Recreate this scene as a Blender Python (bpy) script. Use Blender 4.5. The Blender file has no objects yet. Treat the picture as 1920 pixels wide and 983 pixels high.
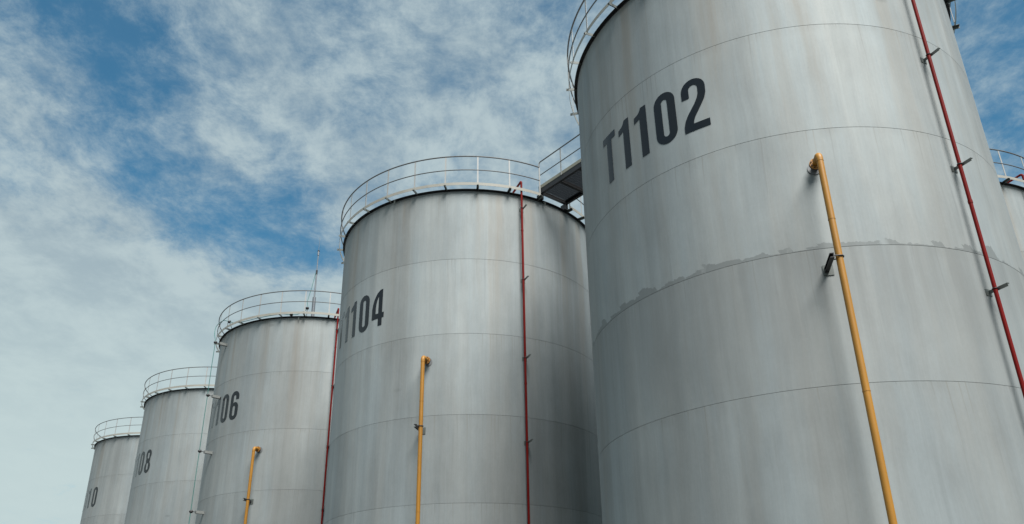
import bpy, bmesh, math, random
from mathutils import Vector, Matrix
random.seed(7)
R_ = math.radians
scene = bpy.context.scene
COL = scene.collection

# ------------------------------------------------------------------ camera
PITCH, ROLL = 0.41295, -0.01706
cam_d = bpy.data.cameras.new('camera')
cam = bpy.data.objects.new('camera', cam_d); COL.objects.link(cam)
cam_d.sensor_width = 36.0; cam_d.sensor_fit = 'HORIZONTAL'
cam_d.lens = 1500.74 / 1920 * 36.0
cam_d.shift_x = -4.13 / 1920
cam_d.shift_y = 104.5 / 1920
cam_d.clip_start = 0.1; cam_d.clip_end = 6000
fw = Vector((0, math.cos(PITCH), math.sin(PITCH)))
up0 = Vector((0, -math.sin(PITCH), math.cos(PITCH)))
rt = Vector((1, 0, 0)) * math.cos(ROLL) + up0 * math.sin(ROLL)
up = up0 * math.cos(ROLL) - Vector((1, 0, 0)) * math.sin(ROLL)
M = Matrix((rt, up, -fw)).transposed().to_4x4()
M.translation = (0, 0, 1.65)
cam.matrix_world = M
scene.camera = cam

# ------------------------------------------------------------------ sun + sky
SUN_EL, SUN_AZ = 54.0, -67.0        # degrees; azimuth measured from +X, counter-clockwise
sdir = Vector((math.cos(R_(SUN_EL)) * math.cos(R_(SUN_AZ)), math.cos(R_(SUN_EL)) * math.sin(R_(SUN_AZ)), math.sin(R_(SUN_EL))))
sun_d = bpy.data.lights.new('sun', 'SUN'); sun = bpy.data.objects.new('sun', sun_d); COL.objects.link(sun)
sun_d.energy = 5.0; sun_d.angle = R_(30); sun_d.color = (1.0, 0.98, 0.945)
sun.rotation_euler = sdir.to_track_quat('Z', 'Y').to_euler(); sun.location = (30, -30, 60)

vs = scene.view_settings
vs.view_transform = 'Standard'; vs.look = 'None'; vs.gamma = 1.0; vs.use_curve_mapping = False
vs.exposure = 0.42

world = bpy.data.worlds.new('World'); scene.world = world; world.use_nodes = True


class NG:
    """small node-graph helper"""
    def __init__(s, nt): s.nt = nt; nt.nodes.clear()
    def n(s, t, **kw):
        nd = s.nt.nodes.new(t)
        for k, v in kw.items(): setattr(nd, k, v)
        return nd
    def put(s, sock, v):
        if isinstance(v, bpy.types.NodeSocket): s.nt.links.new(v, sock)
        else: sock.default_value = v
    def math(s, op, a, b=0.0, c=None, clamp=False):
        nd = s.n('ShaderNodeMath', operation=op, use_clamp=clamp)
        s.put(nd.inputs[0], a); s.put(nd.inputs[1], b)
        if c is not None: s.put(nd.inputs[2], c)
        return nd.outputs[0]
    def mix(s, f, a, b, bt='MIX'):
        nd = s.n('ShaderNodeMix', data_type='RGBA', blend_type=bt)
        s.put(nd.inputs[0], f); s.put(nd.inputs[6], a); s.put(nd.inputs[7], b)
        return nd.outputs[2]
    def xyz(s, x, y, z=0.0):
        nd = s.n('ShaderNodeCombineXYZ'); s.put(nd.inputs[0], x); s.put(nd.inputs[1], y); s.put(nd.inputs[2], z)
        return nd.outputs[0]
    def noise(s, vec, scale=1.0, detail=2.0, rough=0.5, dist=0.0, color=False):
        nd = s.n('ShaderNodeTexNoise'); s.put(nd.inputs['Vector'], vec); s.put(nd.inputs['Scale'], scale)
        s.put(nd.inputs['Detail'], detail); s.put(nd.inputs['Roughness'], rough); s.put(nd.inputs['Distortion'], dist)
        return nd.outputs['Color' if color else 'Fac']
    def ramp(s, v, a, b, lo=0.0, hi=1.0):
        nd = s.n('ShaderNodeMapRange', interpolation_type='SMOOTHSTEP')
        s.put(nd.inputs[0], v); s.put(nd.inputs[1], a); s.put(nd.inputs[2], b); s.put(nd.inputs[3], lo); s.put(nd.inputs[4], hi)
        return nd.outputs[0]


g = NG(world.node_tree)
sky = g.n('ShaderNodeTexSky'); sky.sky_type = 'NISHITA'; sky.sun_disc = False
sky.sun_elevation = R_(SUN_EL); sky.sun_rotation = R_(90 - SUN_AZ)
sky.air_density = 1.0; sky.dust_density = 0.4; sky.ozone_density = 2.0
tc = g.n('ShaderNodeTexCoord')
sep = g.n('ShaderNodeSeparateXYZ'); g.put(sep.inputs[0], tc.outputs['Generated'])
zz = g.math('ADD', g.math('MAXIMUM', sep.outputs[2], 0.0), 0.15)
u = g.math('DIVIDE', sep.outputs[0], zz); v = g.math('DIVIDE', sep.outputs[1], zz)
P = g.xyz(u, v, 0.0)
warp = g.noise(P, 3.0, 3, 0.5, color=True)
wv = g.n('ShaderNodeVectorMath', operation='MULTIPLY_ADD'); g.put(wv.inputs[0], warp); wv.inputs[1].default_value = (0.12, 0.12, 0); g.put(wv.inputs[2], P)
PW = wv.outputs[0]
PS = g.n('ShaderNodeVectorMath', operation='MULTIPLY'); g.put(PS.inputs[0], PW); PS.inputs[1].default_value = (1.0, 0.8, 1.0); PS = PS.outputs[0]
fb = g.noise(PS, 5.2, 9, 0.58)                       # billows
fs = g.noise(PS, 14.0, 10, 0.72)                      # small puffs
big = g.noise(P, 0.9, 2, 0.5)                        # broad banks, the whole sky over
dens = g.math('ADD', g.math('MULTIPLY', g.math('SUBTRACT', fb, 0.5), 1.9), g.math('MULTIPLY', g.math('SUBTRACT', fs, 0.5), 1.9))
dens = g.math('ADD', dens, g.math('MULTIPLY', g.math('SUBTRACT', big, 0.5), 0.3))
dens = g.math('ADD', dens, 0.46)
# cloud banks and openings (places in the cloud layer)
BLOBS = [(-0.64, 0.80, 0.12, -0.45), (-0.52, 0.84, 0.10, -0.45), (-0.50, 0.93, 0.09, -0.42), (-0.60, 1.02, 0.08, -0.25), (-0.66, 1.12, 0.09, -0.45), (-0.57, 1.13, 0.08, -0.35),
         (-0.58, 1.30, 0.10, -0.55), (-0.50, 1.40, 0.12, -0.72), (-0.38, 1.40, 0.09, -0.40), (-0.62, 1.22, 0.07, -0.30),
         (-0.86, 1.12, 0.08, -0.50), (-0.16, 0.95, 0.08, -0.18), (-0.26, 0.80, 0.09, -0.30), (-0.44, 1.24, 0.08, -0.35), (-0.36, 1.20, 0.07, -0.2), (0.72, 0.90, 0.36, -0.75), (0.03, 0.80, 0.07, -0.3),
         (-0.88, 1.42, 0.24, 0.35), (-1.10, 1.80, 0.50, 0.45), (-0.34, 0.95, 0.12, 0.18), (0.02, 0.98, 0.18, 0.25), (-0.74, 0.95, 0.09, 0.15),
         (-0.30, 1.10, 0.10, 0.12), (-0.36, 1.62, 0.2, 0.10)]
for bx_, by_, br, ba in BLOBS:
    dn = g.n('ShaderNodeVectorMath', operation='DISTANCE'); g.put(dn.inputs[0], PW); dn.inputs[1].default_value = (bx_ + 0.06, by_ + 0.06, 0)
    dens = g.math('ADD', dens, g.ramp(dn.outputs['Value'], 0.0, br * 2.2, ba * 0.90, 0.0))
# towards the horizon the layer is seen edge-on and closes up
dens = g.math('ADD', dens, g.ramp(sep.outputs[2], 0.72, 0.15, 0.0, 0.62))
cov = g.ramp(dens, -0.46, 0.98, 0.06, 1.0)
shade = g.noise(PS, 7.0, 8, 0.65)
cloudc = g.mix(g.ramp(shade, 0.34, 0.66), (3.1, 4.1, 4.75, 1), (4.6, 5.65, 6.0, 1))
hz = g.ramp(sep.outputs[2], 0.52, 0.18)
cloudc = g.mix(g.math('MULTIPLY', hz, 0.92), cloudc, (5.5, 6.7, 6.75, 1))
skyc = g.mix(1.0, sky.outputs[0], (0.44, 1.14, 1.20, 1), 'MULTIPLY')
col = g.mix(cov, skyc, cloudc)
bg = g.n('ShaderNodeBackground'); g.put(bg.inputs[0], col); bg.inputs[1].default_value = 0.0748
out = g.n('ShaderNodeOutputWorld'); g.nt.links.new(bg.outputs[0], out.inputs[0])

# ------------------------------------------------------------------ materials
def mat(name):
    m = bpy.data.materials.new(name); m.use_nodes = True
    gg = NG(m.node_tree)
    b = gg.n('ShaderNodeBsdfPrincipled'); o = gg.n('ShaderNodeOutputMaterial')
    gg.nt.links.new(b.outputs[0], o.inputs[0])
    return m, gg, b


COURSE = 2.43370
RAD = 4.5
RIM = 1.65 + 13.7723
NC = 6
BASE = RIM - NC * COURSE


def shell_material():
    m, g, b = mat('silver_tank_paint')
    uv = g.n('ShaderNodeUVMap'); uv.uv_map = 'UVMap'
    sp = g.n('ShaderNodeSeparateXYZ'); g.put(sp.inputs[0], uv.outputs[0])
    at = g.n('ShaderNodeAttribute'); at.attribute_type = 'OBJECT'; at.attribute_name = 'seed'
    pa = g.n('ShaderNodeAttribute'); pa.attribute_type = 'OBJECT'; pa.attribute_name = 'patch'
    seed = at.outputs['Fac']; patch = pa.outputs['Fac']
    u0 = sp.outputs[0]; v = sp.outputs[1]
    so = g.math('MULTIPLY', seed, 37.3)
    u = g.math('ADD', u0, so)
    wob = g.math('MULTIPLY', g.math('SUBTRACT', g.noise(g.xyz(g.math('MULTIPLY', u, 0.8), v, seed), 0.7, 2), 0.5), 0.10)
    uw = g.math('ADD', u, wob)
    broad = g.noise(g.xyz(g.math('MULTIPLY', uw, 1.1), g.math('MULTIPLY', v, 0.05), seed), 1.0, 4, 0.6)
    mid = g.noise(g.xyz(g.math('MULTIPLY', uw, 3.6), g.math('MULTIPLY', v, 0.14), seed), 1.0, 4, 0.6)
    fine = g.noise(g.xyz(g.math('MULTIPLY', uw, 16.0), g.math('MULTIPLY', v, 0.55), seed), 1.0, 4, 0.65)
    blot = g.noise(g.xyz(u, g.math('MULTIPLY', v, 0.7), seed), 0.45, 5, 0.6)
    cloudy = g.noise(g.xyz(u, g.math('MULTIPLY', v, 0.45), seed), 2.6, 5, 0.65)
    cid = g.math('FLOOR', g.math('DIVIDE', v, COURSE))
    wn = g.n('ShaderNodeTexWhiteNoise', noise_dimensions='2D'); g.put(wn.inputs['Vector'], g.xyz(cid, seed))
    tone = 1.0
    t = g.math('MULTIPLY', g.math('SUBTRACT', broad, 0.5), 0.74)
    t = g.math('ADD', t, g.math('MULTIPLY', g.math('SUBTRACT', mid, 0.5), 0.32))
    t = g.math('ADD', t, g.math('MULTIPLY', g.math('SUBTRACT', fine, 0.5), 0.13))
    brush = g.noise(g.xyz(g.math('MULTIPLY', uw, 42.0), g.math('MULTIPLY', v, 2.2), seed), 1.0, 3, 0.7)
    t = g.math('ADD', t, g.math('MULTIPLY', g.math('SUBTRACT', brush, 0.5), 0.14))
    grit = g.noise(g.xyz(u, g.math('MULTIPLY', v, 0.6), seed), 22.0, 4, 0.7)
    t = g.math('ADD', t, g.math('MULTIPLY', g.math('SUBTRACT', grit, 0.5), 0.12))
    t = g.math('ADD', t, g.math('MULTIPLY', g.math('SUBTRACT', blot, 0.5), 0.42))
    t = g.math('ADD', t, g.math('MULTIPLY', g.math('SUBTRACT', cloudy, 0.5), 0.16))
    t = g.math('ADD', t, g.math('MULTIPLY', g.math('SUBTRACT', wn.outputs['Value'], 0.5), 0.07))
    pid = g.math('FLOOR', g.math('ADD', g.math('DIVIDE', u0, 5.655), g.math('MULTIPLY', cid, 0.37)))
    wp = g.n('ShaderNodeTexWhiteNoise', noise_dimensions='3D'); g.put(wp.inputs['Vector'], g.xyz(pid, cid, seed))
    t = g.math('ADD', t, g.math('MULTIPLY', g.math('SUBTRACT', wp.outputs['Value'], 0.5), 0.06))
    tone = g.math('ADD', t, 1.0)
    base = g.mix(1.0, (0.312, 0.336, 0.335, 1), tone, 'MULTIPLY')
    # brownish run-off from the rim, thinning downwards
    runs = g.noise(g.xyz(g.math('MULTIPLY', uw, 1.15), g.math('MULTIPLY', v, 0.03), g.math('ADD', seed, 5.0)), 1.0, 4, 0.62)
    reach = g.ramp(v, -6.5, -0.3, 0.22, 1.0)
    brown = g.math('MULTIPLY', g.ramp(runs, 0.48, 0.66), reach)
    brown = g.math('MULTIPLY', brown, g.ramp(fine, 0.3, 0.7, 0.55, 1.0))
    base = g.mix(g.math('MULTIPLY', brown, 0.50), base, (0.25, 0.212, 0.165, 1))
    # warm and cool casts of old and newer coats
    cast = g.noise(g.xyz(g.math('MULTIPLY', uw, 0.9), g.math('MULTIPLY', v, 0.10), g.math('ADD', seed, 21.0)), 1.0, 5, 0.65)
    base = g.mix(g.ramp(cast, 0.36, 0.64, 0.0, 0.30), base, g.mix(1.0, base, (1.07, 0.985, 0.93, 1), 'MULTIPLY'))
    base = g.mix(g.ramp(cast, 0.60, 0.36, 0.0, 0.28), g.mix(1.0, base, (1.0, 1.0, 1.0, 1), 'MULTIPLY'), g.mix(1.0, base, (0.93, 1.0, 1.06, 1), 'MULTIPLY'))
    # thin dark drips
    dr = g.noise(g.xyz(g.math('MULTIPLY', uw, 7.0), g.math('MULTIPLY', v, 0.22), g.math('ADD', seed, 9.0)), 1.0, 3, 0.55)
    base = g.mix(g.math('MULTIPLY', g.ramp(dr, 0.62, 0.80), 0.28), base, (0.178, 0.186, 0.186, 1))
    # sharp little runs hanging from the welds and the rim, each its own length
    fr0 = g.math('FRACT', g.math('DIVIDE', v, -COURSE))
    rid = g.math('FLOOR', g.math('MULTIPLY', uw, 9.0))
    rw = g.n('ShaderNodeTexWhiteNoise', noise_dimensions='3D'); g.put(rw.inputs['Vector'], g.xyz(rid, cid, seed))
    rws = g.n('ShaderNodeSeparateColor'); g.put(rws.inputs[0], rw.outputs['Color'])
    ru = g.math('ABSOLUTE', g.math('SUBTRACT', g.math('FRACT', g.math('MULTIPLY', uw, 9.0)), g.math('ADD', g.math('MULTIPLY', rws.outputs[1], 0.5), 0.25)))
    rl = g.math('MULTIPLY', g.math('POWER', rws.outputs[0], 3.0), 0.75)
    taper = g.math('SUBTRACT', 1.0, g.math('DIVIDE', fr0, g.math('ADD', rl, 0.001)), clamp=True)
    run = g.math('MULTIPLY', g.ramp(ru, 0.02, 0.16, 1.0, 0.0), g.math('MULTIPLY', taper, g.math('GREATER_THAN', rws.outputs[2], 0.55)))
    base = g.mix(g.math('MULTIPLY', run, 0.30), base, g.mix(rws.outputs[1], (0.16, 0.165, 0.16, 1), (0.215, 0.18, 0.14, 1)))
    # dirt gathered just under each weld line
    fr = g.math('FRACT', g.math('DIVIDE', v, -COURSE))
    under = g.math('MULTIPLY', g.ramp(fr, 0.0, 0.11, 1.0, 0.0), g.ramp(cloudy, 0.42, 0.7))
    base = g.mix(g.math('MULTIPLY', under, 0.20), base, (0.178, 0.174, 0.162, 1))
    # grey touch-up paint brushed along the third weld, in ragged blocks
    z3 = g.math('ADD', v, 3 * COURSE)
    bid = g.math('FLOOR', g.math('ADD', g.math('MULTIPLY', u0, 4.6), g.math('MULTIPLY', z3, 2.5)))
    wb = g.n('ShaderNodeTexWhiteNoise', noise_dimensions='1D'); g.put(wb.inputs['W'], bid)
    wsep = g.n('ShaderNodeSeparateColor'); g.put(wsep.inputs[0], wb.outputs['Color'])
    hgt = g.math('ADD', g.math('MULTIPLY', g.math('POWER', wsep.outputs[0], 2.0), 0.15), 0.012)
    hgt = g.math('ADD', hgt, g.math('MULTIPLY', g.math('SUBTRACT', g.noise(g.xyz(u0, v), 14.0, 4, 0.65), 0.5), 0.10))
    hgt = g.math('ADD', hgt, g.ramp(g.noise(g.xyz(u0, 0.0, 3.0), 1.3, 4, 0.6), 0.42, 0.68, 0.0, 0.11))
    pm = g.math('MULTIPLY', g.math('GREATER_THAN', z3, 0.0), g.math('LESS_THAN', z3, hgt))
    low = g.math('MULTIPLY', g.math('LESS_THAN', z3, 0.0), g.math('GREATER_THAN', z3, g.math('MULTIPLY', g.math('SUBTRACT', g.math('MULTIPLY', wsep.outputs[1], 1.6), 1.2), 0.16)))
    low = g.math('MULTIPLY', g.math('MULTIPLY', low, g.math('GREATER_THAN', wsep.outputs[1], 2.0)), 1.0)
    pm = g.math('MULTIPLY', g.math('MULTIPLY', g.math('ADD', pm, low), patch), g.ramp(cloudy, 0.30, 0.44))
    base = g.mix(g.math('MULTIPLY', pm, 0.62), base, (0.168, 0.18, 0.178, 1))
    # the sheet below that weld on the touched-up tank is greyer, in hanging streaks
    hang = g.math('MULTIPLY', g.ramp(z3, -2.4, -0.05, 0.35, 1.0), g.math('LESS_THAN', z3, 0.0))
    hang = g.math('MULTIPLY', g.math('MULTIPLY', hang, g.math('GREATER_THAN', z3, -COURSE)), g.ramp(mid, 0.25, 0.60))
    base = g.mix(g.math('MULTIPLY', g.math('MULTIPLY', hang, patch), 0.46), base, (0.19, 0.198, 0.194, 1))
    # scattered scuffs
    vo = g.n('ShaderNodeTexVoronoi'); g.put(vo.inputs['Vector'], g.xyz(u, g.math('MULTIPLY', v, 2.2), seed)); vo.inputs['Scale'].default_value = 0.55
    vsep = g.n('ShaderNodeSeparateColor'); g.put(vsep.inputs[0], vo.outputs['Color'])
    sc = g.math('MULTIPLY', g.ramp(vo.outputs['Distance'], 0.05, 0.12, 1.0, 0.0), g.math('GREATER_THAN', vsep.outputs[0], 0.80))
    base = g.mix(g.math('MULTIPLY', sc, 0.30), base, (0.145, 0.153, 0.153, 1))
    g.put(b.inputs['Base Color'], base)
    b.inputs['Metallic'].default_value = 0.66
    g.put(b.inputs['Roughness'], g.math('ADD', g.math('MULTIPLY', mid, 0.16), 0.68))
    b.inputs['Specular IOR Level'].default_value = 0.25
    wave = g.noise(g.xyz(u, g.math('MULTIPLY', v, 0.8), seed), 0.8, 2, 0.5)
    bp = g.n('ShaderNodeBump'); bp.inputs['Strength'].default_value = 0.35; bp.inputs['Distance'].default_value = 0.02
    g.put(bp.inputs['Height'], g.math('ADD', wave, g.math('MULTIPLY', fine, 0.035))); g.put(b.inputs['Normal'], bp.outputs[0])
    return m


def paint(name, colr, rough=0.5, metal=0.0, var=0.25, scale=6.0, rust=0.0, spec=0.5, stretch=(1, 1, 0.3), rustc=(0.16, 0.075, 0.035, 1)):
    m, g, b = mat(name)
    colr = tuple(q * 0.82 for q in colr)
    t = g.n('ShaderNodeTexCoord')
    vm = g.n('ShaderNodeVectorMath', operation='MULTIPLY'); g.put(vm.inputs[0], t.outputs['Object']); vm.inputs[1].default_value = stretch
    n1 = g.noise(vm.outputs[0], scale, 5, 0.6); n2 = g.noise(vm.outputs[0], scale * 5.3, 4, 0.6)
    tone = g.math('ADD', g.math('MULTIPLY', g.math('SUBTRACT', n1, 0.5), var * 2), 1.0)
    tone = g.math('ADD', tone, g.math('MULTIPLY', g.math('SUBTRACT', n2, 0.5), var))
    c = g.mix(1.0, (*colr, 1), tone, 'MULTIPLY')
    if rust > 0: c = g.mix(g.math('MULTIPLY', g.ramp(n2, 0.56, 0.72), rust), c, rustc)
    g.put(b.inputs['Base Color'], c); b.inputs['Metallic'].default_value = metal
    g.put(b.inputs['Roughness'], g.math('ADD', g.math('MULTIPLY', n1, 0.2), rough - 0.1))
    b.inputs['Specular IOR Level'].default_value = spec
    bp = g.n('ShaderNodeBump'); bp.inputs['Strength'].default_value = 0.15; bp.inputs['Distance'].default_value = 0.004
    g.put(bp.inputs['Height'], n2); g.put(b.inputs['Normal'], bp.outputs[0])
    return m


M_SHELL = shell_material()
M_SEAM = paint('weld_groove', (0.27, 0.275, 0.27), 0.8, 0, 0.95, 1.2, 0.5)
M_ROOF = paint('roof_sheet', (0.45, 0.47, 0.48), 0.6, 0.2, 0.2, 0.8)
M_CURB = paint('black_curb_paint', (0.022, 0.023, 0.026), 0.6, 0, 0.3, 3.0, 0.15)
M_RAIL = paint('grey_rail_paint', (0.15, 0.155, 0.155), 0.5, 0.1, 0.25, 4.0, 0.25)
M_POST = paint('pale_post_paint', (0.38, 0.385, 0.375), 0.5, 0.0, 0.2, 4.0, 0.25)
M_TOE = paint('cream_toe_board', (0.36, 0.35, 0.305), 0.6, 0, 0.25, 2.0, 0.25, stretch=(1, 1, 1))
M_BRK = paint('galvanised_bracket', (0.13, 0.145, 0.135), 0.55, 0.2, 0.3, 8.0, 0.2)
M_BLACK = paint('black_steel', (0.018, 0.018, 0.02), 0.5, 0, 0.4, 6.0, 0.2)
M_YEL = paint('yellow_pipe_paint', (0.42, 0.188, 0.015), 0.5, 0, 0.24, 2.2, 0.25, rustc=(0.40, 0.17, 0.03, 1))
M_FLG = paint('rusted_yellow_flange', (0.45, 0.20, 0.03), 0.6, 0, 0.5, 14.0, 0.8)
M_BOLT = paint('dark_bolt', (0.05, 0.035, 0.025), 0.6, 0.3, 0.3, 20.0)
M_RED = paint('red_pipe_paint', (0.19, 0.006, 0.004), 0.55, 0, 0.3, 2.0, 0.25, spec=0.12, rustc=(0.10, 0.02, 0.015, 1))
M_NUM = paint('black_numeral_paint', (0.0055, 0.007, 0.010), 0.6, 0, 0.5, 3.0, spec=0.0)
_b = M_NUM.node_tree.nodes['Principled BSDF']; _b.inputs['Coat Weight'].default_value = 0.85; _b.inputs['Coat Roughness'].default_value = 0.13
M_CONC = paint('concrete', (0.33, 0.32, 0.30), 0.9, 0, 0.25, 1.2)
M_GRATE = paint('grating_steel', (0.045, 0.052, 0.060), 0.5, 0.3, 0.3, 6.0, 0.1)
M_CREAM = paint('cream_angle', (0.30, 0.295, 0.235), 0.6, 0, 0.2, 4.0, 0.3)
M_GREEN = paint('green_cable_sheath', (0.025, 0.17, 0.145), 0.5, 0, 0.2, 5.0)
M_BOX = paint('grey_box_section', (0.20, 0.21, 0.20), 0.6, 0, 0.25, 5.0, 0.2)
M_MAST = paint('galvanised_mast', (0.24, 0.255, 0.275), 0.4, 0.5, 0.15, 5.0)
M_GROUND, gg, gb = mat('asphalt_yard')
tcg = gg.n('ShaderNodeTexCoord')
gn = gg.noise(tcg.outputs['Object'], 0.35, 6, 0.6); gn2 = gg.noise(tcg.outputs['Object'], 14.0, 5, 0.7)
gg.put(gb.inputs['Base Color'], gg.mix(gg.ramp(gg.math('ADD', gg.math('MULTIPLY', gn, 0.5), gg.math('MULTIPLY', gn2, 0.5)), 0.3, 0.7), (0.022, 0.022, 0.021, 1), (0.055, 0.053, 0.05, 1)))
gb.inputs['Roughness'].default_value = 0.95
gbp = gg.n('ShaderNodeBump'); gbp.inputs['Distance'].default_value = 0.03; gg.put(gbp.inputs['Height'], gn2); gg.put(gb.inputs['Normal'], gbp.outputs[0])


# ------------------------------------------------------------------ mesh helpers
def pol(r, a, z=0.0): return Vector((r * math.cos(R_(a)), r * math.sin(R_(a)), z))


def mesh_obj(name, verts, faces, m, parent=None, smooth=True, flat_angle=None, uvs=None):
    me = bpy.data.meshes.new(name); me.from_pydata([tuple(p) for p in verts], [], faces)
    me.materials.append(m)
    if uvs:
        ul = me.uv_layers.new(name='UVMap')
        for lp in me.loops: ul.data[lp.index].uv = uvs[lp.vertex_index]
    if smooth:
        me.shade_smooth()
        if flat_angle: me.set_sharp_from_angle(angle=R_(flat_angle))
    me.update()
    o = bpy.data.objects.new(name, me); COL.objects.link(o); o.parent = parent
    return o


class MB:
    def __init__(s): s.v = []; s.f = []
    def add(s, vs, fs):
        k = len(s.v); s.v += [Vector(p) for p in vs]; s.f += [tuple(i + k for i in f) for f in fs]; return s
    def box(s, c, x, y, z, dx, dy, dz):
        c = Vector(c); x = Vector(x).normalized() * dx / 2; y = Vector(y).normalized() * dy / 2; z = Vector(z).normalized() * dz / 2
        vs = [c + x * i + y * j + z * k for k in (-1, 1) for j in (-1, 1) for i in (-1, 1)]
        fs = [(0, 2, 3, 1), (4, 5, 7, 6), (0, 1, 5, 4), (2, 6, 7, 3), (0, 4, 6, 2), (1, 3, 7, 5)]
        if x.cross(y).dot(z) < 0: fs = [f[::-1] for f in fs]
        return s.add(vs, fs)
    def tube(s, pts, r, n=12, caps=True, closed=False):
        pts = [Vector(p) for p in pts]; N = len(pts); rr = r if isinstance(r, (list, tuple)) else [r] * N
        tans = []
        for i in range(N):
            a = pts[(i - 1) % N] if closed or i > 0 else pts[i]; b = pts[(i + 1) % N] if closed or i < N - 1 else pts[i]
            tans.append((b - a).normalized())
        t0 = tans[0]; ref = Vector((0, 0, 1)) if abs(t0.z) < 0.9 else Vector((1, 0, 0))
        nrm = (ref - t0 * ref.dot(t0)).normalized()
        vs = []
        for i in range(N):
            t = tans[i]; nrm = (nrm - t * nrm.dot(t)).normalized(); bn = t.cross(nrm)
            for k in range(n):
                a = 2 * math.pi * k / n; vs.append(pts[i] + (nrm * math.cos(a) + bn * math.sin(a)) * rr[i])
        fs = []
        for i in range(N if closed else N - 1):
            j = (i + 1) % N
            for k in range(n): fs.append((i * n + k, i * n + (k + 1) % n, j * n + (k + 1) % n, j * n + k))
        if caps and not closed: fs += [tuple(range(n))[::-1], tuple(range((N - 1) * n, N * n))]
        return s.add(vs, fs)
    def arc_profile(s, prof, a0, a1, n, closed=False):
        """sweep a closed (r,z) profile (counter-clockwise in r,z) about Z"""
        m = len(prof); cnt = n if closed else n + 1; vs = []
        for i in range(cnt):
            a = a0 + (a1 - a0) * i / n
            vs += [pol(r, a, z) for r, z in prof]
        fs = []
        for i in range(n):
            j = (i + 1) % cnt
            for k in range(m): fs.append((i * m + k, i * m + (k + 1) % m, j * m + (k + 1) % m, j * m + k)[::-1])
        if not closed: fs += [tuple(range(m)), tuple(range(n * m, n * m + m))[::-1]]
        return s.add(vs, fs)
    def obj(s, name, m, parent=None, smooth=True, flat=35): return mesh_obj(name, s.v, s.f, m, parent, smooth, flat)


def empty(name, loc, label, cat, group=None):
    o = bpy.data.objects.new(name, None); COL.objects.link(o); o.location = loc; o.empty_display_size = 0.5
    o['label'] = label; o['category'] = cat
    if group: o['group'] = group
    return o


def share(src, parent, rz=None):
    c = src.copy(); COL.objects.link(c); c.parent = parent
    if rz is not None: c.rotation_euler = (0, 0, R_(rz))
    return c


# ------------------------------------------------------------------ ground
gs = 2500.0
gnd = mesh_obj('ground', [(-gs, -gs, 0), (gs, -gs, 0), (gs, gs, 0), (-gs, gs, 0)], [(0, 1, 2, 3)], M_GROUND, None, False)
gnd['kind'] = 'structure'; gnd['label'] = 'dark asphalt yard the tanks stand on'

# ------------------------------------------------------------------ numerals
H = 1.21


def arc2(cx, cy, rx, ry, a0, a1, n=14):
    return [(cx + rx * math.cos(R_(a0 + (a1 - a0) * i / n)), cy + ry * math.sin(R_(a0 + (a1 - a0) * i / n))) for i in range(n + 1)]


def stadium(x0, x1, y0, y1, ry):
    cx = (x0 + x1) / 2; rx = (x1 - x0) / 2
    return arc2(cx, y1 - ry, rx, ry, 0, 180) + arc2(cx, y0 + ry, rx, ry, 180, 360)


def glyph(ch):
    """list of closed loops (outline first, then holes) and the width"""
    if ch == 'T':
        return [[(0, H), (0, H - .165), (.155, H - .165), (.155, 0), (.34, 0), (.34, H - .165), (.49, H - .165), (.49, H)]], .49
    if ch == '1':
        return [[(.155, 0), (.345, 0), (.345, H), (.20, H), (.165, H - .075), (.11, H - .125), (.0, H - .165), (.0, H - .31), (.155, H - .26)]], .345
    if ch == '0':
        return [stadium(0, .50, -.01, H + .01, .25), stadium(.182, .318, .155, H - .155, .075)], .50
    if ch == '2':
        o = [(0, 0), (.53, 0), (.53, .165), (.205, .165)] + [(.215, .24), (.25, .32)]
        o += [(.40, .55), (.475, .68), (.51, .80)] + arc2(.26, H - .24, .255, .25, 0, 180) + [(.005, H - .42), (.165, H - .42)]
        o += arc2(.262, H - .235, .095, .10, 180, 0, 10) + [(.35, .83), (.325, .74), (.26, .62), (.10, .40), (.035, .28), (.0, .15)]
        return [o], .53
    if ch == '4':
        o = [(.27, 0), (.43, 0), (.43, .25), (.50, .25), (.50, .42), (.43, .42), (.43, H), (.33, H - .01), (.20, H - .10), (.09, H - .27), (.025, H - .46), (0, H - .62), (0, .25), (.27, .25)]
        hh = [(.27, .42), (.27, H - .22), (.215, H - .32), (.175, H - .46), (.16, H - .60), (.16, .42)]
        return [o, hh], .50
    if ch == '6':
        o = arc2(.25, H - .24, .25, .25, 0, 180) + arc2(.25, .24, .25, .25, 180, 360)
        o += [(.50, .48)] + arc2(.28, .50, .22, .24, 0, 80, 8) + [(.23, .735), (.182, .70), (.182, H - .235)] + arc2(.25, H - .235, .068, .075, 180, 0, 10)[1:] + [(.318, H - .36), (.50, H - .36)]
        return [o, stadium(.182, .318, .155, .585, .075)], .50
    if ch == '8':
        o = arc2(.25, H - .25, .235, .26, -38, 218, 18) + [(.075, .62)] + arc2(.25, .30, .25, .31, 128, 412, 20) + [(.425, .62)]
        return [o, stadium(.182, .318, .15, .51, .075), stadium(.182, .318, .735, H - .15, .07)], .50


_gl = {}


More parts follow.
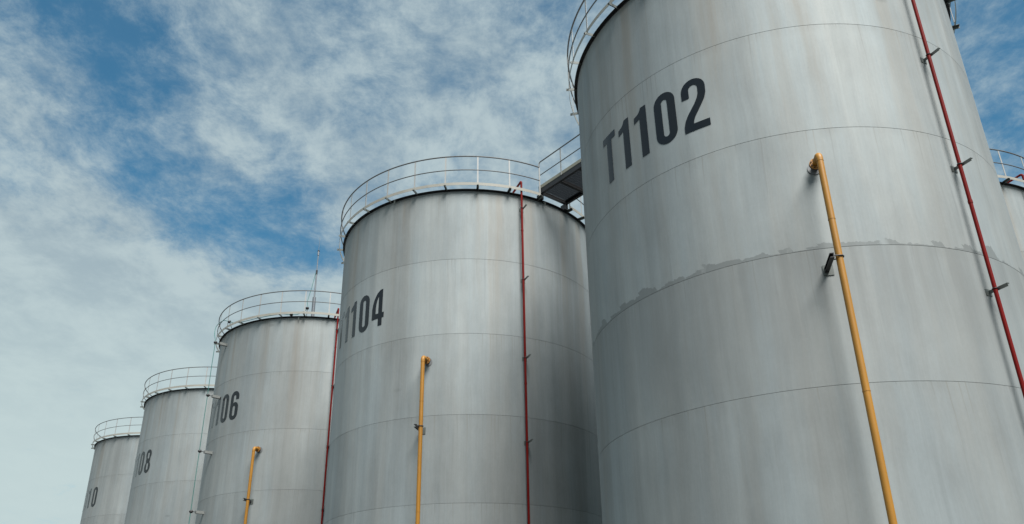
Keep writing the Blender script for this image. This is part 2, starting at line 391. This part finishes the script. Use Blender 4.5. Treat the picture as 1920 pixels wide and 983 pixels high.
def glyph_mesh(ch):
    """flat numeral, cut fine and bent onto the shell; starts at angle 0"""
    if ch in _gl: return _gl[ch]
    loops, w = glyph(ch)
    bm = bmesh.new(); edges = []
    for lp in loops:
        vs = [bm.verts.new((x, y, 0)) for x, y in lp]
        edges += [bm.edges.new((vs[i], vs[(i + 1) % len(vs)])) for i in range(len(vs))]
    bmesh.ops.triangle_fill(bm, use_beauty=True, use_dissolve=False, edges=edges)
    x = -0.0213
    while x < w + .04:
        bmesh.ops.bisect_plane(bm, geom=bm.verts[:] + bm.edges[:] + bm.faces[:], plane_co=(x, 0, 0), plane_no=(1, 0, 0)); x += 0.03
    y = 0.1
    for f in bm.faces:
        if f.normal.z < 0: f.normal_flip()
    uvl = None
    for vv in bm.verts:
        a = vv.co.x / RAD; r = RAD + 0.006
        vv.co = Vector((r * math.cos(a), r * math.sin(a), vv.co.y))
    me = bpy.data.meshes.new('painted_numeral'); bm.to_mesh(me); bm.free(); me.materials.append(M_NUM); me.shade_smooth()
    _gl[ch] = me
    return me


def letter(tank, ch, ang):
    o = bpy.data.objects.new('painted_letter' if ch == 'T' else 'painted_digit', glyph_mesh(ch)); COL.objects.link(o); o.parent = tank
    o.location = (0, 0, RIM - 4.245); o.rotation_euler = (0, 0, R_(ang))


# ------------------------------------------------------------------ tank prototype pieces
NS = 216
RR = 4.70          # railing radius


def course_mesh(i):
    zt = RIM - i * COURSE - (0.0 if i == 0 else 0.0026); zb = RIM - (i + 1) * COURSE + (0.0026 if i < NC - 1 else 0.0)
    rows = [(RAD - .03, zt), (RAD - .002, zt), (RAD, zt - .002), (RAD, zb + .002), (RAD - .002, zb), (RAD - .03, zb)]
    vs, uvs, fs = [], [], []
    for j in range(NS + 1):
        a = 60 + 360.0 * j / NS
        for r, z in rows: vs.append(pol(r, a, z)); uvs.append((R_(a) * RAD, z - RIM))
    m = len(rows)
    for j in range(NS):
        for k in range(m - 1): fs.append((j * m + k, j * m + k + 1, (j + 1) * m + k + 1, (j + 1) * m + k))
    return vs, fs, uvs


courses, seams = [], []
rail_src = {}
POST_N = 29
STEP = 360.0 / POST_N


def post_piece():
    """stanchion of flat bar at angle 0, with its bracket under it"""
    mb = MB(); mb.box((RR, 0, RIM + .60), (1, 0, 0), (0, 1, 0), (0, 0, 1), .012, .048, 1.08)
    p = mb.obj('rail_post', M_POST, None, False)
    b = MB()
    b.box((4.635, 0, RIM + .030), (1, 0, 0), (0, 1, 0), (0, 0, 1), .30, .07, .010)
    b.box((4.635, .030, RIM - .0075), (1, 0, 0), (0, 1, 0), (0, 0, 1), .30, .010, .065)
    q = b.obj('post_bracket', M_BRK, p, False)
    return p, q


POST, PBR = None, None


def add_post(tank, ang):
    global POST, PBR
    if POST is None:
        POST, PBR = post_piece(); POST.parent = tank; POST.rotation_euler = (0, 0, R_(ang)); return
    p = share(POST, tank, ang); share(PBR, p)


def make_tank(loc, label, seed, phase, text='', toff=0.0, gap=None, patch=0.0, lugs=()):
    t = empty('storage_tank', (loc[0], loc[1], 0), label, 'storage tank', 'silver storage tanks')
    fnd = MB().arc_profile([(0.02, 0), (4.95, 0), (4.95, BASE - .05), (4.90, BASE - .001), (0.02, BASE - .001)], 0, 360, 72, True).obj('foundation', M_CONC, t)
    for i in range(NC):
        if len(courses) <= i:
            vs, fs, uvs = course_mesh(i); o = mesh_obj('shell_course', vs, fs, M_SHELL, t, True, 35, uvs); courses.append(o)
        else: o = share(courses[i], t)
        o['seed'] = seed; o['patch'] = patch
    for i in range(1, NC):
        if len(seams) < i:
            z = RIM - i * COURSE
            o = MB().arc_profile([(RAD - .05, z - .02), (RAD - .009, z - .02), (RAD - .009, z + .02), (RAD - .05, z + .02)], 0, 360, NS, True).obj('weld_seam', M_SEAM, t); seams.append(o)
        else: share(seams[i - 1], t)
    if 'roof' not in rail_src:
        rail_src['roof'] = MB().arc_profile([(0.01, RIM + .42), (0.01, RIM + .40), (4.48, RIM - .03), (4.48, RIM + .004)], 0, 360, 96, True).obj('roof', M_ROOF, t)
        rail_src['curb'] = MB().arc_profile([(4.46, RIM + .002), (4.501, RIM - .045), (4.508, RIM - .045), (4.508, RIM - .006), (4.578, RIM - .006), (4.578, RIM + .004), (4.46, RIM + .004)], 0, 360, NS, True).obj('curb_angle', M_CURB, t)
    else:
        share(rail_src['roof'], t); share(rail_src['curb'], t)
    # guard rail
    if gap:
        a0, a1 = gap[1], gap[0] + 360.0
        n = int((a1 - a0) / 2)
        arc = [pol(RR, a0 + (a1 - a0) * i / n) for i in range(n + 1)]
        lift = lambda z: [p + Vector((0, 0, z)) for p in arc]
        MB().tube(lift(RIM + 1.13), .0215, 10).obj('top_rail', M_RAIL, t)
        MB().tube(lift(RIM + .62), .0165, 10).obj('mid_rail', M_RAIL, t)
        MB().arc_profile([(RR + .007, RIM + .052), (RR + .013, RIM + .052), (RR + .013, RIM + .152), (RR + .007, RIM + .152)], a0, a1, n).obj('toe_board', M_TOE, t)
    elif 'top' not in rail_src:
        arc = [pol(RR, 2.0 * i) for i in range(180)]
        rail_src['top'] = MB().tube([p + Vector((0, 0, RIM + 1.13)) for p in arc], .0215, 10, closed=True).obj('top_rail', M_RAIL, t)
        rail_src['mid'] = MB().tube([p + Vector((0, 0, RIM + .62)) for p in arc], .0165, 10, closed=True).obj('mid_rail', M_RAIL, t)
        rail_src['toe'] = MB().arc_profile([(RR + .007, RIM + .052), (RR + .013, RIM + .052), (RR + .013, RIM + .152), (RR + .007, RIM + .152)], 0, 360, 180, True).obj('toe_board', M_TOE, t)
    else:
        for k in ('top', 'mid', 'toe'): share(rail_src[k], t)
    for k in range(POST_N):
        a = phase + k * STEP
        if gap:
            d = (a - (gap[0] + gap[1]) / 2 + 180) % 360 - 180
            if abs(d) < (gap[1] - gap[0]) / 2 + 2.5: continue
        add_post(t, a)
    if gap:
        for a in (gap[0], gap[1]): add_post(t, a)
    for a in lugs:     # little earthing hooks under the curb
        x = pol(1, a); y = pol(1, a + 90)
        mb = MB(); mb.box(pol(4.56, a, RIM - .06), x, y, (0, 0, 1), .10, .035, .012); mb.box(pol(4.602, a, RIM - .11), x, y, (0, 0, 1), .012, .035, .12)
        mb.box(pol(4.515, a, RIM - .03), x, y, (0, 0, 1), .03, .03, .06)
        mb.obj('rim_hook', M_BRK, t, False)
    for ch, a in zip(text, (-158.3, -150.4, -143.9, -136.9, -128.7)): letter(t, ch, a + toff)
    return t


TA = (6.232, 16.457); TB = (-1.550, 25.887); TCc = (-9.217, 35.447); TD = (-16.536, 44.516); TE = (-23.604, 53.338); TF = (14.249, 25.878)
DIR = math.degrees(math.atan2(TA[1] - TB[1], TA[0] - TB[0]))       # B towards A
make_tank(TA, 'silver tank numbered T1102 with walkway reaching its rim', 1.0, -84.1, 'T1102', 0, (DIR + 180 - 8.2, DIR + 180 + 7.6), 1.0)
make_tank(TB, 'silver tank numbered T1104 beneath one end of the walkway', 2.3, -84.1, 'T1104', 0.3, (DIR - 8.2, DIR + 7.6), 0, (-118.6, -55.6))
make_tank(TCc, 'silver tank numbered 106 carrying the lightning mast on its roof', 3.7, -85.5, 'T1106', 3.2, None, 0, (-88.3,))
make_tank(TD, 'silver tank numbered 108 between tank 106 and tank 10', 5.1, -87.2, 'T1108', 0.9, None, 0, (-119.3,))
make_tank(TE, 'silver tank with number ending in 10, last of the row', 6.6, -86.0, 'T1110', 1.0)
make_tank(TF, 'unnumbered silver tank half hidden behind tank T1102', 8.2, -74.3)




# ------------------------------------------------------------------ yellow pipes
def yellow_pipe(tank, a, r, label):
    t = empty('yellow_pipe', (*tank, 0), label, 'pipe', 'yellow pipes up the tank walls')
    zn = RIM - 5.70; pr = .057; x = pol(1, a); y = pol(1, a + 90); Z = Vector((0, 0, 1)); er = .115
    MB().arc_ring = None
    # reinforcing pad, nozzle neck, flanges
    MB().tube([pol(4.49, a, zn), pol(4.512, a, zn)], .125, 24).obj('nozzle_pad', M_SHELL_PLAIN, t)
    MB().tube([pol(4.49, a, zn), pol(4.625, a, zn)], .060, 20).obj('nozzle_neck', M_SHELL_PLAIN, t)
    f1 = MB().tube([pol(4.620, a, zn), pol(4.642, a, zn)], .112, 28).obj('tank_flange', M_BLACK, t)
    f2 = MB().tube([pol(4.646, a, zn), pol(4.672, a, zn)], .110, 28).obj('pipe_flange', M_FLG, t)
    for k in range(8):
        an = 2 * math.pi * (k + .5) / 8; c = (y * math.cos(an) + Z * math.sin(an)) * .086
        MB().tube([pol(4.605, a, zn) + c, pol(4.692, a, zn) + c], .0125, 6).obj('bolt', M_BOLT, f2, True, 30)
    pts = [pol(4.670, a, zn), pol(r - er, a, zn)] + [pol(r - er, a, zn - er) + x * er * math.sin(R_(q)) + Z * er * math.cos(R_(q)) for q in range(10, 91, 8)] + [pol(r, a, zn - er - .04)]
    MB().tube(pts, pr + .002, 24).obj('elbow', M_YEL, t)
    MB().tube([pol(r, a, zn - er - .03), pol(r, a, 0.0)], pr, 24).obj('riser', M_YEL, t)
    z = zn - er - .04; k = 0
    while z > 1.0:
        MB().tube([pol(r, a, z + .006), pol(r, a, z - .006)], pr + .004, 24).obj('weld_ring', M_YEL, t); z -= (1.16 if k == 0 else 3.0); k += 1
    for zb in (-7.72, -13.4):
        zc = RIM + zb; off = y * (-(pr + .045)); L = r - RAD + .10
        br = MB().box(pol(RAD + L / 2 + .004, a, zc) + off, x, y, Z, L, .014, .085).box(pol(RAD + L / 2 + .004, a, zc + .036) + off + y * -.03, x, y, Z, L, .06, .012).box(pol(RAD + L / 2 + .004, a, zc - .036) + off + y * -.03, x, y, Z, L, .06, .012).obj('pipe_bracket', M_BLACK, t, False)
        MB().box(pol(RAD + .006, a, zc) + off, x, y, Z, .014, .17, .19).obj('base_plate', M_BRK, br, False)
        ub = [pol(r, a, zc) + off + x * (pr + .012) * -1] + [pol(r, a, zc) + (-x * math.cos(R_(q)) + y * math.sin(R_(q))) * (pr + .010) for q in range(0, 181, 15)] + [pol(r, a, zc) + off + x * (pr + .012)]
        MB().tube(ub, .011, 8).obj('pipe_clamp', M_BLACK, br)
    return t


M_SHELL_PLAIN = paint('silver_nozzle_paint', (0.19, 0.20, 0.205), 0.6, 0.2, 0.4, 10.0, 0.3)
yellow_pipe(TA, -100.7, 4.97, 'yellow pipe running up the wall of tank T1102')
yellow_pipe(TB, -102.0, 4.97, 'yellow pipe running up the wall of tank T1104')
yellow_pipe(TCc, -102.1, 4.94, 'yellow pipe running up the wall of tank 106')


# ------------------------------------------------------------------ red pipes
def red_pipe(tank, a, r, label, zt=.44):
    t = empty('red_pipe', (*tank, 0), label, 'pipe', 'thin red pipes up the tank walls')
    pr = .034; x = pol(1, a); y = pol(1, a + 90); Z = Vector((0, 0, 1)); zt = RIM + zt; er = .07
    MB().tube([pol(r, a, 0.0), pol(r, a, zt - er)], pr, 18).obj('riser', M_RED, t)
    pts = [pol(r, a, zt - er - .01)] + [pol(r - er, a, zt - er) + x * er * math.cos(R_(q)) + Z * er * math.sin(R_(q)) for q in range(0, 91, 9)] + [pol(r - er - .02, a, zt)]
    MB().tube(pts, pr + .003, 18).obj('elbow', M_RED, t)
    MB().tube([pol(r - er - .01, a, zt), pol(r - .95, a, zt - .05)], pr, 18).obj('roof_branch', M_RED, t)
    MB().tube([pol(r - .92, a, zt), pol(r - .92, a, RIM + .05)], pr, 14).obj('roof_drop', M_RED, t)
    z = RIM - 1.35
    while z > 1:
        MB().tube([pol(r, a, z + .03), pol(r, a, z - .03)], pr + .006, 18).obj('coupling', M_RED, t); z -= 5.0
    for zb in (-.55, -3.04, -5.56, -8.05, -10.6, -13.1):
        zc = RIM + zb; off = y * (pr + .012); L = .36
        br = MB().box(pol(RAD + L / 2 + .003, a, zc + .028) + off + y * .025, x, y, Z, L, .05, .008).box(pol(RAD + L / 2 + .003, a, zc) + off, x, y, Z, L, .008, .064).obj('pipe_bracket', M_BRK, t, False)
        MB().box(pol(RAD + .005, a, zc) + off, x, y, Z, .010, .15, .12).obj('base_plate', M_BRK, br, False)
        ub = [pol(r, a, zc) + off * 1.0 - x * (pr + .01)] + [pol(r, a, zc) - (x * math.cos(R_(q)) + y * math.sin(R_(q))) * (pr + .008) for q in range(0, 181, 15)] + [pol(r, a, zc) + off + x * (pr + .01)]
        MB().tube(ub, .008, 8).obj('pipe_clamp', M_BLACK, br)
    return t


red_pipe(TA, -66.5, 4.66, 'red pipe clamped up the wall of tank T1102')
red_pipe(TB, -66.6, 4.65, 'red pipe hooking over the rim of tank T1104')
red_pipe(TCc, -68.3, 4.66, 'red pipe hooking over the rim of tank 106')
red_pipe(TF, -63.8, 4.66, 'red pipe hooking over the rim of unnumbered tank')

# ------------------------------------------------------------------ walkway between T1104 and T1102
wk = empty('walkway', (TB[0], TB[1], RIM), 'dark steel grating walkway bridging tanks T1104 and T1102', 'walkway')
D = pol(1, DIR); N = pol(1, DIR - 90); Zv = Vector((0, 0, 1))       # N: the left-hand edge seen from the yard
GAPL = math.hypot(TA[0] - TB[0], TA[1] - TB[1])
L0, L1 = 4.52, GAPL - 4.52
EL, ER = .60, -.56
ZB, ZT = .195, .385
for e, s in ((EL, 1), (ER, -1)):
    c = N * (e - s * .004) + D * (L0 + L1) / 2
    MB().box(c + Zv * (ZB + ZT) / 2, D, N, Zv, L1 - L0, .009, ZT - ZB).box(c - N * s * .04 + Zv * (ZB + .005), D, N, Zv, L1 - L0, .07, .010).box(c - N * s * .04 + Zv * (ZT - .006), D, N, Zv, L1 - L0, .07, .010).obj('stringer', M_BLACK, wk, False)
    MB().box(N * (e + s * .006) + D * (L0 + L1) / 2 + Zv * (ZT + .045), D, N, Zv, L1 - L0, .006, .115).obj('toe_board', M_CREAM, wk, False)
xs = [L0 + .06, 5.46, 6.34, 7.10, L1 - .06]
for xx in xs:
    MB().box(D * xx + N * .02 + Zv * (ZB + .09), N, D, Zv, EL - ER - .025, .010, .13).box(D * xx + N * .02 + Zv * (ZB + .022), N, D, Zv, EL - ER - .025, .10, .010).obj('cross_beam', M_BLACK, wk, False)
for a_, b_ in zip(xs[:-1], xs[1:]):
    gp = MB(); zc = ZT - .03
    k = EL - .016
    while k > ER + .012:
        gp.box(D * (a_ + b_) / 2 + N * k + Zv * zc, D, N, Zv, b_ - a_ - .004, .006, .032); k -= .034
    q = a_ + .03
    while q < b_ - .02:
        gp.box(D * q + N * (EL + ER) / 2 + Zv * (zc - .008), N, D, Zv, EL - ER - .03, .010, .014); q += .10
    gp.obj('grating_panel', M_GRATE, wk, False)
for e, s in ((EL, 1), (ER, -1)):
    o_ = N * (e + s * .02)
    ra = .021
    zr_ = 1.36
    pts = [D * (L0 + .07) + o_ + Zv * .03, D * (L0 + .07) + o_ + Zv * (zr_ - .07)] + [D * (L0 + .14 - .07 * math.cos(R_(q))) + o_ + Zv * (zr_ - .07 + .07 * math.sin(R_(q))) for q in range(15, 91, 15)]
    MB().tube(pts, ra, 12).obj('end_post', M_POST, wk)
    MB().tube([D * (L0 + .13) + o_ + Zv * zr_, D * (L1 - .13) + o_ + Zv * zr_], ra, 12).obj('top_rail', M_RAIL, wk)
    MB().tube([D * (L0 + .07) + o_ + Zv * .86, D * (L1 - .07) + o_ + Zv * .86], .016, 12).obj('mid_rail', M_RAIL, wk)
    pts2 = [D * (L0 + L1) + (p - D * p.dot(D)) - D * p.dot(D) for p in pts]
    MB().tube(pts2, ra, 12).obj('end_post', M_POST, wk)
    for xx in (5.62, 6.62): MB().box(D * xx + o_ + Zv * (ZT - .03 + zr_) / 2, D, N, Zv, .045, .012, zr_ - ZT + .03).obj('rail_post', M_POST, wk, False)
for Lx in (L0 - .01, L1 + .01):
    for e in (EL - .06, ER + .06):
        MB().box(D * Lx + N * e + Zv * .10, D, N, Zv, .20, .12, .19).obj('saddle', M_BLACK, wk, False)

# ------------------------------------------------------------------ lightning mast and its cable on tank 106
ma = empty('lightning_mast', (TCc[0] + 4.2 * math.cos(R_(-81.9)), TCc[1] + 4.2 * math.sin(R_(-81.9)), RIM + .01), 'thin grey lightning mast on the roof of tank 106', 'mast')
MB().box((0, 0, .03), (1, 0, 0), (0, 1, 0), (0, 0, 1), .34, .34, .06).obj('base_plate', M_BRK, ma, False)
MB().tube([(0, 0, .05), (0, 0, 1.04)], .072, 20).obj('base_tube', M_MAST, ma)
MB().tube([(0, 0, 1.0), (0, 0, 2.2)], .033, 16).obj('lower_tube', M_MAST, ma)
MB().tube([(0, 0, 2.15), (0, 0, 2.36)], .040, 16).obj('joint_clamp', M_BLACK, ma)
MB().tube([(0, 0, 2.3), (0, 0, 3.2)], .022, 14).obj('upper_tube', M_MAST, ma)
MB().tube([(0, 0, 3.10), (0, 0, 3.30)], .040, 16).obj('collector_head', M_MAST, ma)
MB().tube([(0, 0, 3.28), (0, 0, 3.34)], .044, 16).obj('head_cap', M_BLACK, ma)
MB().tube([(0, 0, 3.3), (0, 0, 4.02)], [.011, .005], 10).obj('finial_rod', M_MAST, ma)

mast_xy = pol(4.2, -81.9)


def smooth_path(p, n=8):
    p = [Vector(q) for q in p]; outp = []
    for i in range(len(p) - 1):
        p0, p1, p2, p3 = p[max(i - 1, 0)], p[i], p[i + 1], p[min(i + 2, len(p) - 1)]
        for k in range(n):
            t = k / n
            outp.append(.5 * ((2 * p1) + (p2 - p0) * t + (2 * p0 - 5 * p1 + 4 * p2 - p3) * t * t + (3 * p1 - p0 - 3 * p2 + p3) * t ** 3))
    return outp + [p[-1]]


path = [mast_xy + Vector((-.035, -.03, RIM + 2.22)), mast_xy + Vector((-.12, -.10, RIM + 1.5)), mast_xy + Vector((-.22, -.2, RIM + .80)), pol(4.5, -84.6, RIM + .40),
        pol(4.55, -88.5, RIM + .12), pol(4.60, -92.4, RIM + .06), pol(4.62, -97, RIM + .10), pol(4.62, -102.3, RIM + .09), pol(4.64, -112, RIM + .05), pol(4.64, -122, RIM + .06), pol(4.66, -129, RIM + .16),
        pol(4.70, -133.4, RIM + .30), pol(4.82, -138.0, RIM + .44), pol(4.97, -142.0, RIM + .25), pol(5.04, -140.5, RIM - .20)]
CA = -138.6; CR = 5.02
for i, zq in enumerate((-.62, -1.8, -3.02, -4.2, -5.42, -6.6, -7.86, -9.0, -10.3, -12.6, -15.2)):
    path.append(pol(CR + (.02 if i % 2 else 0), CA + (.5 if i % 2 else 0), RIM + zq))
cab = MB().tube(smooth_path(path), .0125, 8).obj('earth_cable', M_GREEN)
cab.location = (TCc[0], TCc[1], 0)
cab['label'] = 'thin green cable hanging down beside tank 106'; cab['category'] = 'cable'
for i, zq in enumerate((-.62, -3.02, -5.42, -7.86, -10.3)):
    names = ('topmost, just under the rim of tank 106', 'beside the painted number 106', 'one below the painted number 106', 'two below the painted number 106', 'lowest on tank 106')
    s = empty('cable_standoff', (*TCc, 0), 'pale cable standoff arm with black knob, ' + names[i], 'bracket', 'cable standoffs down tank 106')
    x = pol(1, CA); y = pol(1, CA + 90); z = RIM + zq
    MB().box(pol(RAD + .16, CA, z), x, y, Zv, .33, .11, .11).obj('arm', M_BOX, s, False)
    MB().tube([pol(RAD + .32, CA, z), pol(CR - .03, CA, z)], .014, 8).obj('rod', M_BLACK, s)
    MB().tube([pol(CR - .085, CA, z), pol(CR - .06, CA, z), pol(CR - .02, CA, z), pol(CR + .03, CA, z), pol(CR + .06, CA, z)], [.03, .058, .066, .05, .02], 14).obj('insulator_knob', M_BLACK, s)
for a_, r_, z_, lb in ((-84.6, 4.5, .40, 'black cable clip on a stem beside the lightning mast'), (-92.4, 4.60, .06, 'black cable clip low on the rim of tank 106'), (-133.4, 4.70, .30, 'black cable clip where the green cable loops off the rim')):
    s = empty('cable_clip', (*TCc, 0), lb, 'clip', 'black cable clips on the rim of tank 106')
    c = pol(r_, a_, RIM + z_); y = pol(1, a_ + 90)
    MB().tube([c - y * .07, c - y * .05, c, c + y * .05, c + y * .07], [.025, .055, .062, .055, .025], 12).obj('clip_body', M_BLACK, s)
    MB().tube([c, pol(min(r_, 4.54), a_, RIM + .0)], .013, 8).obj('stem', M_BLACK, s)
